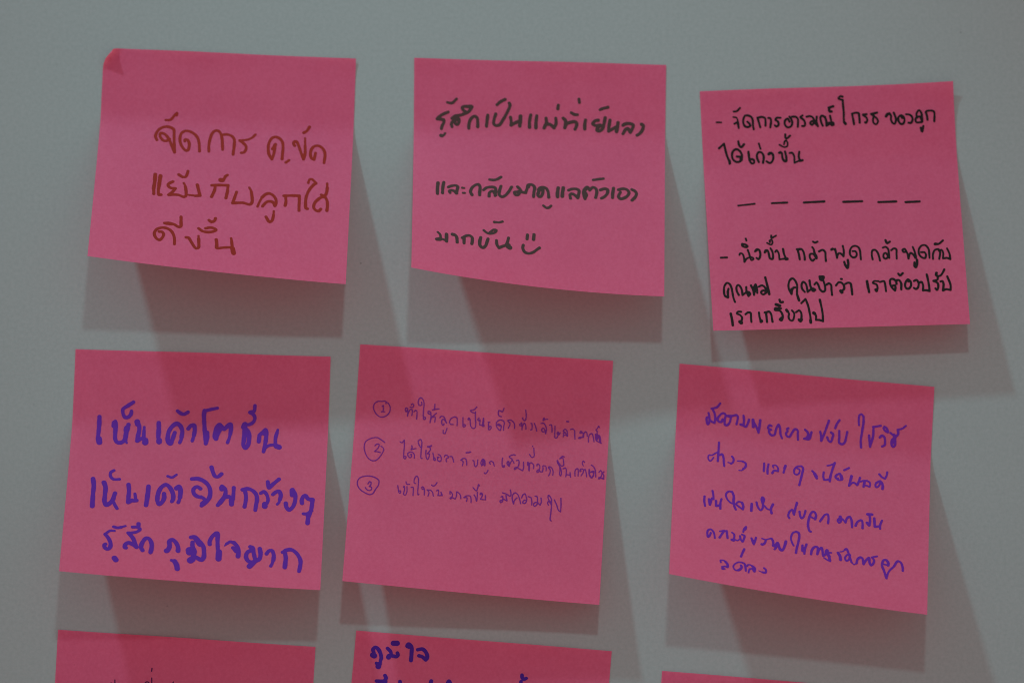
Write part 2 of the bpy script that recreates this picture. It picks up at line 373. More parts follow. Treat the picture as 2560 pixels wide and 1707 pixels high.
INK = '''
#1
@ 370 270 8 60
50: 355 245 430 245 470 225 540 140 582 108 575 152
178 645 150 580 170 500 240 420 340 380 430 385 500 420 522 450 | 522 600 525 750 530 890 | 480 780 430 650 380 570 310 515 250 510 238 560 270 620 320 660 375 660 430 625
735 670 740 640 785 640 822 700 820 790 795 850 755 855 690 790 645 690 640 600 670 510 740 465 820 470 920 520 990 600 1020 700 1030 870
1217 875 1217 760 1240 630 1280 520 1340 462 1400 460 1450 510 1480 620 1492 840
1500 540 1590 535 1680 570 1725 640 1725 740 1700 935
50: 2150 535 2080 600 1980 640 1835 655
1835 655 1910 710 1960 770 1955 840 1920 890 1865 902
@ 580 290 8 60
805 665 870 570 | 855 650 830 780 795 870 | 740 770 725 640 750 520 810 440 880 425 950 455 1005 520 1020 620 1010 760 1000 865
58: 1075 935 1140 890
1255 600 1230 560 1245 520 1290 520 1340 620 1380 740 1430 870 | 1460 760 1462 600
45: 1462 650 1462 450
1435 340 1490 310 1550 225
1670 745 1640 880 | 1590 850 1568 770 1590 670 1650 610 1720 600 1800 640 1850 720 1860 800 1850 880 1840 945
@ 370 410 8 62
76: 145 210 135 350 112 500
115 500 115 600
76: 250 240 232 350 210 500
205 500 210 600 215 615 260 617
500 355 420 395 400 430 450 480 550 490 | 490 560 415 620 | 520 615 620 625 710 660 755 640 760 540 745 450
45: 755 520 745 440 715 385
615 215 690 260 750 260 785 200 800 145
68: 985 420 1010 520 1035 625
1040 635 940 640
45: 1000 640 900 632 815 622
1275 430 1400 425 1600 430 | 1590 540 1558 685
1345 440 1330 530 1268 660
98: 1455 325 1485 328
1510 330 1550 250 1590 225
1770 565 1730 680 1690 785 | 1800 780 1900 780 2040 810 2080 770 2080 650 2065 560
48: 2075 600 2060 540 2025 475
@ 580 420 8 62
50: 600 590 545 690 510 775
600 590 680 525 750 515 830 560 880 640 880 710 855 760 | 820 690 760 670 700 680 650 720 608 770
680 980 730 1065 755 1080 800 1055 825 970 830 940
46: 828 960 835 865
1035 560 1200 555 1345 560 | 1345 680 1340 760 1340 855
1072 575 1078 680 1062 755
52: 1525 300 1550 235 1600 230 1655 280 1685 312 1640 325
1640 330 1560 420 1490 560 1470 700 1480 810 1510 818
1775 825 1740 860 1690 858 1635 800 1645 720 1700 650 1790 590 1860 590 1900 660 1908 760 1897 855
1785 540 1850 560 1890 500 1905 400
48: 1900 430 1905 315
@ 370 520 8 62
222 475 280 480 310 520 295 580 235 640 180 620 135 560 130 490 180 425 280 395 380 410 470 470 520 570 530 650 527 725
330 305 440 305 520 330 610 380 655 370 660 280 660 180
360 315 440 325 520 330
762 590 810 600 870 690 960 810 1010 790 1015 680 1012 620
46: 1014 660 1010 560
1012 410 1090 465 1200 485 1310 470 1360 440 1310 405 1230 395 1152 410
1220 248 1270 280 1325 260 1350 210
66: 1365 635 1375 720 1370 795
56: 1370 800 1390 808 1500 795 1650 788
52: 1662 610 1675 680 1685 760
60: 1672 670 1685 780
95: 1690 810 1710 905
#2
@ 1080 235 8 64
54: 305 172 400 185 490 105
325 365 200 420 105 500 | 235 520 | 240 560 200 650 188 700
80: 180 835 200 840
52: 190 830 230 830 262 790
400 660 390 600 440 530 530 500 540 560 510 610 470 600 460 540 490 520
50: 395 490 440 520
400 490 460 450 560 430 650 400 720 370 770 310 795 255 720 255 640 255 605 275 620 320 690 370
740 265 800 260
735 690 740 600 780 500 850 450 900 480 915 580 915 660
1115 430 1100 550 1090 650
62: 1275 405 1245 500 1235 600 1280 635 1350 620 1420 520 1500 380 1560 230 1545 190
1300 220 1370 160 1460 115
1570 470 1585 560 1580 630 | 1650 590 1760 540
76: 1770 450 1765 540 1755 645
68: 1975 425 1950 550 1950 670
68: 2095 440 2080 560 2078 680
@ 1340 235 8 66
200 490 210 580 180 640 160 685
170 680 200 620 270 610 330 650 360 680 | 400 600 400 530 395 490
62: 447 230 437 300
62: 860 110 868 175
545 490 590 540 585 620 575 680 | 620 600 700 570 780 560 815 600 800 670 780 710
62: 705 380 770 415 830 420
990 525 975 620 975 705
60: 1280 320 1340 295 1440 270
1245 530 1190 540 1135 600 1200 640 1290 630 1240 680 1220 730 1270 745 1330 700 1360 600 1385 480
55: 1220 690 1300 640
1480 530 1460 640 1450 750 | 1540 700 1620 660
72: 1640 580 1630 660 1610 755
1740 630 1800 600 1890 600 1945 630 1920 710 1885 770 | 1840 700 1790 720 1740 800
2110 610 2145 640 2130 720 2070 800 2020 830
@ 1080 410 8 64
68: 120 380 108 500 108 600
68: 235 370 215 480 210 585
325 465 400 440 480 435 515 460 500 530 490 590 | 450 550 400 530 350 540 | 350 560 360 580
52: 605 480 640 486
52: 620 583 655 583
800 620 770 560 800 480 880 420 930 415 960 460 955 550 952 625
1030 525 1090 480 1180 465 1260 480 1275 520 1265 600 1260 640
1140 650 1150 580 1210 545 1275 630
60: 1150 315 1220 325 1300 310 1380 265
1380 445 1350 540 1345 620 1400 660 1470 630 1540 550 1590 465
1710 460 1760 510 1770 540 1700 560 1650 570 1670 620 1720 620 1760 560 | 1870 580 | 1900 500 1920 430 2000 420 2050 470 2040 560 2030 660
1930 470 1940 430
@ 1340 410 8 64
130 500 110 490 65 540 35 600 50 650 90 660 130 600 140 520 | 70 490
45 520 90 480 150 470 210 500 245 570 255 670
50 600 70 520 110 480
55: 145 835 210 880 260 875 300 840
72: 445 480 430 580 430 660
72: 545 480 530 580 525 650
650 530 720 505 810 505 860 540 850 620 835 680 | 780 630 710 600 680 620 690 690
1000 510 960 540 950 600 980 700 | 1010 620 960 540 1000 480 1030 470 1075 530 | 1130 475 1190 490 1215 560 1195 675
960 520 980 640
55: 1145 325 1240 310 1350 297
1285 525 1370 500 1430 520 1430 580 1380 650 1310 690
66: 1550 490 1535 590 1530 680
1650 520 1740 500 1820 520 1860 580 1830 640 1760 685 1690 700 1650 660 1670 600 1690 570
1915 515 1980 550 2010 600 1980 670 1920 730
@ 1080 530 8 64
50: 115 405 160 450 175 520 | 80 540
80: 100 548 160 548
50: 170 530 260 565
70: 290 445 290 590
412 450 440 450 490 500 500 560 502 610
76: 412 450 425 455
605 520 680 480 750 475 800 510 805 580 795 640
64: 640 520 640 625
1250 205 1250 205
52: 1275 205 1340 212 1410 195
55: 1035 370 1100 420 1170 435 1260 410 1285 370 1230 360 1160 410
68: 975 510 955 590 960 670 1015 715 1070 680 1100 600 1120 540
1290 570 1300 660 1340 720 | 1440 680 1540 660
60: 1530 520 1510 600 1490 650
100: 1530 700 1555 715
%smiley_drawing
66: 1910 460 1900 545
66: 2040 455 2030 555
62: 1825 665 1815 720 1850 800 1930 830 2020 810 2090 760 2150 720
#3
@ 1780 230 8 44
36: 90 612 185 612
40: 435 395 490 390 560 325
34: 425 505 490 520 515 580 525 680 535 730
46: 515 600 530 700
40: 450 640 500 610
705 600 750 640 765 680 720 705 660 690 625 620 630 540 660 480 720 475 790 510 815 580 820 680 835 750
965 710 940 620 910 520 | 1000 505 1060 530 1070 600 1070 680
1125 525 1165 530 1180 590 1165 710
1370 520 1290 525 1270 560 1320 600 1330 660 1290 695 1255 670
1550 600 1510 540 1460 580 1460 660 1510 710 1580 690 1605 620 1590 560 1550 500
1600 500 1670 500 1715 540 1720 620 1715 700
1810 475 1770 510 1830 560 1860 620 1850 680 1800 685
1890 500 1970 490 2020 520 2040 590 1990 590 1965 630 2000 660 2040 620 2060 600
2095 500 2090 600 2120 690 | 2040 610
2215 680 2180 600 2170 510 2200 480 2260 520 2290 600 2290 680 | 2350 640
@ 2060 220 8 44
20 580 40 660 48 750 | 100 700 150 700
120 560 140 650
150 690 185 700 190 740 150 745 145 700
52: 105 410 110 470 150 475
48: 95 400 185 370
370 180 330 170 290 215 375 245 | 380 350 395 500 395 620 400 690
60: 405 690 430 720
600 730 585 640 560 520 | 640 500 690 510 705 580 715 700
850 530 780 540 840 590 865 640 840 700 820 690
40: 1060 495 940 525 | 1000 570 1060 620 1080 680 1040 730 990 700 980 630 1000 560
50: 1060 498 950 525
56: 1240 570 1270 530 1310 520
1310 510 1340 560 1340 640 1370 700 1410 720 1440 640 1420 560 1395 500
1560 600 1540 550 1490 590 1490 660 1530 720 1580 720 1610 650 1590 580 1550 550
56: 1540 560 1570 600
1640 530 1710 540 1760 580 1770 640 1740 700 1690 700
1860 600 1850 520 1900 450 1945 500 1960 600 1960 680 1920 690 1850 690 1830 640 1850 590 1920 580 1950 640
2070 640 2060 560 2040 480 2140 455 2200 480 2210 560 2205 670
50: 1935 800 1960 870 1985 770
@ 1780 320 8 46
140 410 240 320 | 270 450 300 560 340 660 350 720
60: 350 660 355 710
525 270 550 360 590 385 640 330
500 575 560 580 600 590 | 590 520 540 450 480 430 420 470 400 550 420 630 480 680 540 680 590 640 595 580
60: 580 600 580 640
730 480 740 580 755 660 800 715 840 700 830 640 780 630 750 650
935 685 905 610 900 540 930 490 990 495 1030 560 1030 640 1020 700
40: 935 315 970 420
1130 530 1150 505 1200 510 1225 570 1210 660 1160 705 1090 670
56: 1140 520 1180 510
50: 1345 500 1370 490
1350 500 1390 500 1410 600 1440 660 1480 670 1485 590 1460 475
42: 1465 130 1470 200 1490 215 1560 160
36: 1440 330 1450 280 1480 255 1510 300 1500 370 1440 385 1350 340
40: 1550 505 1600 500 1640 560 1650 700 | 1740 660
1745 480 1735 580 1760 660
54: 1760 660 1810 650
%dashed_line
@ 1700 170 1.823 11
9: 265 628 340 620
10: 418 617 488 614
565 614 657 609
744 611 830 608
904 612 985 609
1028 612 1092 609
%handwriting_b
@ 1790 560 8 44
95 676 220 671
38: 595 295 608 335
550 410 525 400 530 440 600 465 630 450 590 415 530 400
40: 470 620 480 590 530 600 560 680 568 760 | 620 690 720 670 750 700 710 725 680 660 660 590 635 520
780 550 810 510 860 520 885 590 880 660 850 705 810 680
54: 790 540 820 520
42: 1105 235 1110 280 1200 235
38: 1080 365 1070 340 1110 320 1130 380 1100 415 1020 380
975 570 990 530 1030 530 1060 620 1080 690 1130 700 1140 620 1120 540 1090 490
50: 975 570 1010 530
40: 1185 560 1210 530 1250 580 1270 710 | 1400 690
1340 500 1360 600 1400 690
64: 1400 700 1420 700
1675 710 1655 600 1630 510 | 1700 500 1740 540 1770 640 1775 715
50: 1620 510 1680 505
1925 465 1950 500 1975 590 2010 650 2010 690 | 1940 600 1880 610 1880 680 1930 735 1965 710
44: 1940 355 1980 375 2030 355
2060 550 2130 520 2180 560 2190 660 2198 745
@ 2090 560 8 42
-90 520 -60 500 -20 520
56: -90 515 -70 500
-20 500 0 580 20 675 | 50 590 90 590 150 650 | 155 540 135 440
45: 20 620 20 680
46: 165 760 180 820
52: 185 820 230 880 245 800 235 720
330 545 390 550 415 610 390 660 340 670 285 620 280 530 320 460 380 440 450 470 480 540 490 640 498 710
733 710 715 620 730 530 780 520 830 570 860 650 880 735
935 475 990 460 1040 500 1055 590 1065 680 | 990 580 950 610 960 680 1000 695 1030 670
46: 990 325 1020 385 1075 355
1105 525 1160 490 1205 510 1210 600 1215 695
1390 560 1350 560 1330 520 1370 500 1410 560 1440 620 1450 690 | 1490 580 1530 600 1590 680 | 1580 580 1535 460
48: 1440 620 1450 690
46: 1580 580 1600 680
50: 1570 770 1570 840 1595 865 1620 800 1620 720
1700 565 1770 570 1800 620 1780 680 1720 670 1660 600 1660 500 1720 430 1790 430 1850 500 1865 600 1870 680
56: 1980 400 2010 400
42: 1975 410 2050 400 2140 330
1940 700 1940 600 1980 520 2050 510 2080 560 2065 700
2060 540 2110 520 2140 570 2140 690 | 2220 680 2285 705 | 2270 600 2220 490
@ 1790 670 8 44
250 415 235 490 240 590 | 180 560 160 470 170 360 220 300 270 320 310 400 330 500 350 600 380 680
50: 235 470 240 580
455 540 415 460 410 380 440 340 490 380 520 460 530 540 | 600 490 610 480
605 380 610 470 650 560 | 685 520 650 480 610 480
700 350 740 440 760 540 | 780 440 790 330 820 430 825 500
46: 740 420 790 330
855 375 920 350 980 390 1010 480 | 940 450 900 490 940 530 1010 490
50: 985 190 1020 330 1050 450 1065 525
1580 390 1550 395 1520 450 1510 520 | 1460 430 1450 330 1480 240 1530 210 1580 250 1620 340 1620 450 1620 520 | 1665 650
48: 1510 420 1510 520
48: 1620 530 1660 650
1775 480 1725 420 1710 340 1740 280 1790 310 1820 400 1830 480 | 1880 440
1870 250 1885 350 1930 460 | 1985 440 1930 410 1880 440
66: 1945 440 1955 450
1970 330 2010 290 2050 350 2080 430 2140 475 2180 450 2180 370 2150 260
54: 2075 175 2090 230 2120 240 2150 180 2075 175
2200 340 2260 310 2300 340 2310 440 2322 540
54: 295 915 320 1030 335 1145
44: 500 875 440 875 420 910 480 940 520 990 510 1060
70: 480 1075 505 1095
590 925 640 890 690 900 700 1000 708 1080
44: 860 890 870 980 890 1040
66: 900 1070 912 1060
1020 1080 1010 980 1000 890 | 1060 870 1100 920 1120 1020 1130 1075
46: 975 890 1050 875
44: 1300 810 1180 805 1180 840 1270 850 1320 910 1335 990 1310 1050 1275 1030 1310 990
64: 1200 730 1275 755
48: 1270 635 1290 685 1335 680
62: 1410 840 1430 870
40: 1430 870 1460 910 1450 980 1480 1040 1530 1050 1560 980 1560 900 1520 850
1600 885 1660 850 1700 890 1710 980 1700 1040
56: 1660 1035 1690 1060 1710 1030
1705 705 1790 620 | 1840 750 1870 880 1890 1000 1895 1095
56: 1890 1040 1895 1090
66: 1955 900 1970 910
44: 1970 900 2000 960 2000 1040 | 2070 1040 2140 1065 | 2130 900 2080 640
50: 2075 635 2085 680
@ 2090 660 8 46
0 430 50 370 100 370 160 440 160 500 130 530
66: 95 540 115 565
100 300 115 302
185 400 240 375 290 390 310 480 325 610
54: 620 345 640 460 662 560
40: 850 345 760 345 740 380 810 410 830 470 820 530
62: 795 515 810 535
42: 880 360 960 345 980 400 1000 545
1120 440 1170 430 1190 460 1180 530 | 1110 460 1080 380 1090 310 1140 300 1200 350 1210 400
1210 380 1210 330 1260 325 1300 380 1305 510
46: 1245 195 1280 230 1335 185
1450 350 1440 310 1400 350 1380 430 1410 490 1460 490 1500 430 1490 350 1450 310
1560 340 1610 320 1650 380 1640 470 1600 500 1560 480
1660 380 1710 360 1740 420 1740 530 | 1800 525 1870 540 | 1860 430 1815 210
48: 1815 210 1840 320
56: 2010 180 2000 220 2030 240
44: 2030 250 2090 230 2130 180 2165 110
2030 250 2030 310 1950 340 | 2030 380 2045 460 2020 520 1990 490
2090 350 2130 345 2150 400 2140 530 | 2200 505 2290 520 | 2290 420 2225 250
#4
@ 220 1000 8 86
230 335 225 480 210 650 200 760
116: 215 770 228 845
545 430 510 500 540 540 | 555 500 545 650 545 780 580 840 650 850 720 810 760 720 780 600 810 490
115: 535 460 525 510
120: 780 560 770 600
50: 750 820 775 855
760 640 745 760 745 800
72: 910 40 800 110 700 180 700 260 740 340 800 340 860 280 870 220
110: 985 435 995 480
985 440 1020 500 1025 600 1000 720 985 815 | 1060 770
56: 1125 540 1120 620
72: 1120 610 1115 720 1120 800
115: 1145 800 1145 850
90: 1415 455 1415 600 1405 740
112: 1422 800 1422 835
88: 1735 650 1690 780 1650 870 1600 830 1595 740 1620 620 1690 520 1780 470 1850 520 1885 620 1870 740
70: 1880 650 1870 760 1835 850
70: 1790 215 1850 260 1920 280 2000 240
82: 2005 570 2060 510 2120 505 2135 590 2120 700
66: 2130 620 2115 720 2085 815
@ 480 1000 8 86
66: 510 160 400 180 260 215
250 215 240 300 245 450 255 600 270 760 275 870
90: 300 650 305 720 285 840
72: 580 570 530 660 500 720
86: 500 700 480 780 455 740 465 650 500 540 550 490 600 540 640 580 700 530 770 485 780 560 765 680
66: 775 600 750 740 710 850
72: 1260 110 1240 220 1160 245 | 1220 280 1255 340 1245 410 1200 460 1140 490
110: 1060 490 1040 540
1060 560 1130 640 1140 800 1110 920 1070 960 1030 900 1040 780 1050 600
90: 1090 620 1085 700
80: 1335 830 1350 700 | 1420 640 1470 590 1490 640 1480 760 1460 900 1430 1030
110: 1450 640 1460 660
66: 1460 960 1530 910 1640 890
56: 1715 595 1690 680
72: 1700 650 1670 760 1665 880
110: 1690 920 1740 940
@ 210 1160 8 90
180 290 195 420 180 600 170 750 165 840
62: 600 125 540 160 525 220 570 290 640 305 710 300
92: 400 365 430 460 420 600 410 740 440 810 500 790 570 720 600 640 620 580
72: 590 760 620 820 660 885
86: 890 405 900 520 890 650 885 760 | 960 720
60: 1018 590 1030 680
80: 960 730 1050 725
92: 1290 440 1280 560 1260 700 1240 820
88: 1600 590 1600 680 1560 760 1500 800 1470 740 1480 600 1540 470 1640 410 1720 470 1780 600 1780 700 1760 740
60: 1770 700 1750 755
56: 1675 240 1760 265 1850 210
96: 1850 480 1900 450 1930 540 1920 660
70: 1925 600 1910 700 1885 765
66: 2200 300 2290 300 2400 340
80: 2330 490 2260 450 2190 500 2200 590 2260 640 2330 660
@ 510 1160 8 86
-240 295 -130 290 0 340 90 430 125 540 110 660 40 760 -50 830
70: 0 690 -60 650
100: -30 790 20 740
80: 150 60 180 160 220 240 280 250 350 195
104: 350 470 355 500
360 440 420 500 430 580 400 670 340 750 275 820 | 410 660 500 650
78: 595 470 590 580 580 700
104: 550 720 550 800
82: 770 510 870 490 960 520 1040 600 1060 700 1040 820 1025 920
80: 820 530 840 650 830 760 810 850
72: 1135 580 1200 550 1260 620 1280 720 1260 780
115: 1215 800 1215 840
80: 1275 350 1290 440 | 1300 470 1390 390 1500 300
80: 1375 605 1440 555 1500 540 1535 620 1520 700
55: 1520 680 1500 760 1465 800
96: 1760 520 1760 620
82: 1770 510 1820 600 1820 740 1770 860 1700 910 1650 860 1635 780
84: 1960 780 1955 720 1990 640 2030 630 2080 690 2170 710 | 2160 800 2140 920 2090 1030 2070 1180
70: 2150 930 2060 990 1985 990
104: 2110 980 2085 1040
@ 240 1290 8 84
56: 370 290 280 290 190 350
80: 185 360 250 440 290 540 280 620 230 655 180 630 165 570 190 555
70: 355 210 430 230 500 220
46: 480 222 590 195
116: 370 835 395 870
88: 850 150 850 190
66: 730 215 830 220 880 260 830 305 720 330 640 330
84: 660 340 740 440 790 560 810 620 | 730 560 650 530 590 560 575 620 600 630
86: 930 680 900 620 930 520 1000 440 1060 450 1110 540 1110 640 1090 720
60: 1110 620 1085 735
110: 1410 690 1430 680
90: 1440 680 1470 600 1470 500 1530 470 1600 530 1640 620 1640 690
110: 1570 900 1610 970 1625 1050
60: 1510 880 1560 900
90: 1900 420 1980 420 2060 500 2140 590 2160 720 2150 830 2110 870 2020 830 1960 790
90: 1930 520 1930 600 1970 700 1940 800
150: 1870 680 1870 720
140: 1890 880 1920 860
110: 2000 460 2080 560
@ 480 1310 8 84
355 400 350 360 400 250 480 180 | 510 180 510 320 515 500
124: 540 550 530 690
66: 690 390 770 350 840 380
34: 655 428 700 380
90: 840 370 900 440 930 560 920 640
80: 820 470 880 540
1165 450 1210 470 1230 560 1250 650 1260 720 1190 760 1110 720 1080 640 1110 560 1180 520
110: 1150 840 1240 760
90: 1355 490 1370 590 1350 690 1280 730 1210 770
78: 1490 590 1540 530 1600 530 1635 620 1625 720
66: 1625 700 1600 790 1575 835
66: 1810 560 1870 520
80: 1870 520 1970 505 2060 550 2140 650 2170 740 2160 850 2140 940
88: 1860 570 1875 680 1865 780 1855 860
#5
@ 890 980 8 21
%circled_number
600 230 600 200 650 230 685 310 670 400 620 460 520 500 440 470 370 380 350 290 380 220 440 185 520 185 580 180 620 205
545 265 548 330 540 390 | 505 392 575 392
520 285 548 265
%
1035 330 1000 315 985 360 1005 390 1030 350 1035 400 1030 480 | 1045 420 1090 345 1120 350 1125 410 1115 465
1080 295 1130 305 1155 270 1135 235 1105 250
1160 390 1190 365 1215 370 1220 440 1212 540
1310 200 1315 250 1270 265 1245 220 1260 140 1300 110 1340 150 1360 220 1352 340 1345 480 1355 545 1385 540 1385 500 1350 500
1480 440 1440 420 1450 380 1490 400 1500 470 1480 610 | 1500 530 1540 480 1580 500 1575 600 / 1540 500 1560 460 1610 420
1580 240 1570 340 | 1530 355 1600 340 1660 335
1680 510 1700 485 1750 490 1790 560 1810 620 | 1770 560 1740 540 1715 570 1720 640 1745 660 1760 635
1945 645 1890 640 1870 600 1900 530 1970 495 2015 510 2025 580 2020 670
1745 760 1745 820 1780 825 1800 780 1820 720
2140 505 2138 600 2145 690 2180 685 2180 650 2145 650
@ 1100 990 8 21
735 215 690 265 610 290 640 320 690 335
710 310 705 420 715 560 700 630 660 645 620 610 605 540 600 460 575 435 560 465 600 470
780 435 755 470 780 490 800 470 790 570 | 850 580 870 540 870 440 | 850 560 850 600 880 600 875 565
960 520 1000 520
970 520 970 600 975 670 1000 665 1025 620 1000 600 980 620
1280 240 1250 310 1200 290 1180 285 1165 340 1180 390 1230 410
1150 570 1190 590 1185 560 1150 570 1215 580 1220 640 1205 685 1150 640 1125 570 1140 510 1200 475 1260 490 1285 530 1275 600 1270 680
1370 510 1355 490 1400 475 1450 500 1490 560 1490 645 / 1370 510 1400 540 1390 590 1365 640
1715 275 1725 400 1710 480 / 1660 430 1650 440 1690 490 1720 460
1630 540 1595 560 1600 590 1640 580 1630 530 1640 600 1640 670 | 1650 600 1690 540 1715 590 1720 660
1820 545 1835 545 1835 670 1815 675
1885 540 1910 600 1935 700
30: 2080 440 2065 480
2065 485 2110 465 2155 462
2020 545 2070 540 2110 590 2130 660 2115 750 | 2100 690 2070 640 2035 660 2050 710 2100 710
30: 2118 690 2112 745
2190 580 2225 570 2240 640 2240 715
@ 1240 1000 8 21
1180 520 1178 620 1175 700 1180 750 1210 755 1240 700 1250 640 1230 640 1225 670 1260 690 1285 650
28: 1415 425 1450 430
1390 655 1350 660 1355 700 1400 690 1380 640 1345 620 1380 580 1420 620 1430 720 | 1400 690 1420 720
1345 730 1350 700
1490 585 1540 578 1570 610 1575 700 1578 775
1690 620 1720 650 1680 660 1690 620 1740 660 1740 740 1680 740 1650 760 1680 765 1720 735
28: 1745 740 1750 670
1750 680 1790 630 1815 650 1825 720
1848 840 1850 740 1880 680 1920 670 1945 740 1960 830
2070 545 2050 520 2030 560 2000 595 2025 620
2025 620 2020 680 2010 780 1990 690 | 2000 800 2060 840 2105 860
30: 2090 850 2070 720 2040 700
34: 2010 800 2050 720 2085 830
1990 680 2000 800
@ 890 1080 8 21
%circled_number_b
575 205 500 150 420 108 300 125 200 180 165 270 175 380 230 500 310 565 390 565 460 510 530 410 555 350 540 310 500 280
380 270 410 240 460 240 450 300 410 350 370 385 | 430 390 485 405
%
880 190 920 210 965 155 | 965 300 955 420 960 520 985 530 1000 490 970 480
1118 270 1120 310 1100 350 | 1150 335 1200 325
1080 450 1110 440 1105 490 1080 510 1035 460 1040 420 1090 395 1140 410 1165 450 1165 520
1290 300 1255 240 1245 180 1290 145 1315 180 1310 300 1300 420 1300 520 1325 525
30: 1435 290 1470 290 1505 270
1470 300 1490 340 1470 380 1430 430 1465 430 1460 490 1430 545 1405 500 1395 420 1400 360
1540 415 1550 490 1560 560 1585 560 1570 510 1550 520
1625 500 1660 500 1630 520 1640 570 1690 580 1705 520 1680 460 1645 445
1765 490 1790 455 1830 470 1855 500 1820 520 1800 560 1810 590
1880 485 1920 490 1940 540 1955 600
@ 1140 1100 8 21
28: 205 250 240 248 290 235
95 400 140 365 190 370 210 420 215 500 / 100 400 140 420 130 510
335 405 355 410 370 500 390 530 420 500 435 390
510 510 540 470 570 510 | 575 510 575 420 540 375 500 440 505 490 530 500 | 540 400 560 450
690 475 665 450 700 420 740 440 765 515
565 650 585 670 620 640 640 600
930 355 920 450 930 530 960 540 965 505 930 520
1185 300 1150 290 1065 330 1120 380 1160 460
1030 440 1060 430 1040 500 1020 460 1040 420 / 1065 520 1080 470 1120 400
1050 510 1070 515
1210 405 1250 400 1260 460 1230 540 1170 585 1165 560 1210 540 1260 570 1335 610 | 1350 540 1350 435
1470 285 1520 345 1560 320 1560 240 1555 155
20: 1532 118 1535 124
1430 500 1435 440 1465 470 1460 610 | 1470 480 1500 450 1550 490 1550 565
30: 1460 470 1460 600
1615 510 1630 475 1670 500 1670 570 1620 610 1620 640 1660 625 1660 600 1690 630 1730 630 | 1740 560 1740 510 1790 520 1805 560 1800 610
1850 560 1860 530 1910 550 1940 620 1935 700 / 1850 540 1880 590 1880 650 1852 710
2165 335 2130 320 2075 370 | 2130 350 2150 430 2150 500 2110 515 2060 460 2025 400 2025 440 2070 520
2075 530 2080 600 2070 680 2090 710 2110 660 2100 590 2080 530
2140 570 2190 555 2205 600 2195 730 | 2210 690 2280 700 | 2280 645 2290 735
@ 1240 1100 8 21
1745 510 1725 460 1745 415 1770 440
1580 715 1580 620 1600 580 1635 570 1645 640 1640 715
1700 610 1680 625 1690 580 1740 580 1745 640 1700 710 1720 680
1745 620 1780 580 1800 640 1812 730
1905 495 1950 530 1985 600 1995 735
30: 1865 590 1865 680 1910 750 1950 700
1910 640 1940 640 1950 680 1960 620 1900 630 1870 660
2060 640 2095 605 2115 640 2110 710 2050 770 2060 740
30: 2060 765 2100 755 2150 770
2150 770 2155 700 2130 660 2160 630
@ 970 1180 8 21
195 265 205 340 225 415 250 410 250 370 210 380
310 300 325 280 330 350 310 440 345 455 375 400 380 285
360 190 370 235 430 240
460 300 500 300 505 370 500 465
555 225 525 215 530 130 575 75 605 120 605 250 595 380 600 450 618 440
665 310 700 290 725 340 725 455 | 720 350 690 330 680 345
870 255 905 275 950 250 980 205
780 350 850 360 890 400 905 475 / 790 355 820 400 800 475
970 370 1005 355 1010 420 995 465 | 1070 465 | 1060 400 1085 465
1240 440 1240 385 1280 420 1285 480 1240 520 1250 530 1290 510 1340 535 | 1370 470 1375 390 1420 420 1450 470 1455 525
1515 505 1570 470 1640 475 1660 530 1660 605 / 1515 505 1580 510 1570 580
1700 305 1740 350 1770 370 1795 310 1810 245 1830 270
1720 450 1750 500 1770 575 1785 480 1785 395
1870 440 1840 445 1860 410 1890 440 1850 540 | 1950 550 | 1945 465 1950 545
%circled_number_c
@ 890 1080 8 23
450 950 390 910 300 880 200 875 80 910 30 980 35 1070 90 1150 200 1220 270 1245 330 1230 390 1140 450 1050 455 960 430 940
240 1030 270 990 300 1000 290 1060 265 1080 310 1100 310 1140 260 1165 210 1140 185 1105
%
@ 1160 1190 8 23
770 330 850 355 920 395 940 360 925 275
740 415 770 400 770 470 720 490 730 525 770 500 780 460 860 490 | 840 380 855 490
1060 430 1010 480 990 555 | 965 460 970 380 1020 330 1070 360 1110 450 1130 545
1150 430 1180 370 1220 350 1240 400 1250 480 1200 480 1175 530 1220 540 1250 500
1285 405 1335 425 1355 500 1355 570
1420 400 1455 400 1470 470 1460 560 1410 600 1390 560 1420 525 1470 530 1520 575 | 1545 520 1540 435
1690 575 1670 540 1690 500 1720 530 | 1750 480 1730 420 1690 380 1680 430 1710 500 1745 580 1740 700 1725 880 1745 890
1750 480 1750 560
1805 470 1850 570 1890 680 1930 710 | 1940 580 1938 440
#6
@ 1750 1000 8 42
405 65 340 140 230 170
170 255 185 320 185 440 155 480 135 420 135 350 170 340 210 410 290 455 | 305 380 290 260 255 190
450 380 430 430 380 430 350 380 390 310 460 260 510 290 495 380 490 440 500 490 540 500 590 450 620 340 | 545 315 640 315 730 300 755 330 745 420 730 480
870 310 880 400 870 490 | 805 485 870 510 920 530 950 480 980 390
60: 1060 395 1065 530
1060 400 1080 450 1120 520 1170 650
46: 1170 640 1190 520 1205 400
1430 515 1390 500 1360 560 1420 590 1380 600 1390 660 1430 700 1490 690 1520 580 1570 490 1600 560 1610 680 1640 760
1770 560 1740 570 1750 620 1720 660 1740 720 1790 730 1840 650 1900 580 1950 600 1955 700 1960 790
2100 590 2150 640 2160 740 2080 770 | 2180 780 2230 640
60: 2150 740 2180 700
@ 2010 1020 8 44
325 470 340 560 345 650 | 400 520 500 250
465 580 490 650 535 670 570 590 580 520 540 485
42: 710 240 660 310 625 400
705 455 705 580 705 690 760 720 810 690 840 590 865 475
36: 1100 340 1095 240 1110 140 1150 120 1190 170
1190 160 1190 280 1160 480 1135 640 1140 785
1300 545 1310 660 1320 770 | 1380 560 1390 370
38: 1380 375 1460 365 1535 350
1515 585 1550 550 1600 570 1620 640 1610 740 1560 765
40: 1610 370 1590 400 1620 450 1680 480 1650 400 1610 370
1730 495 1790 540 1840 560 1880 520 1880 440
36: 1870 430 1960 410 2040 350
60: 1800 540 1820 580
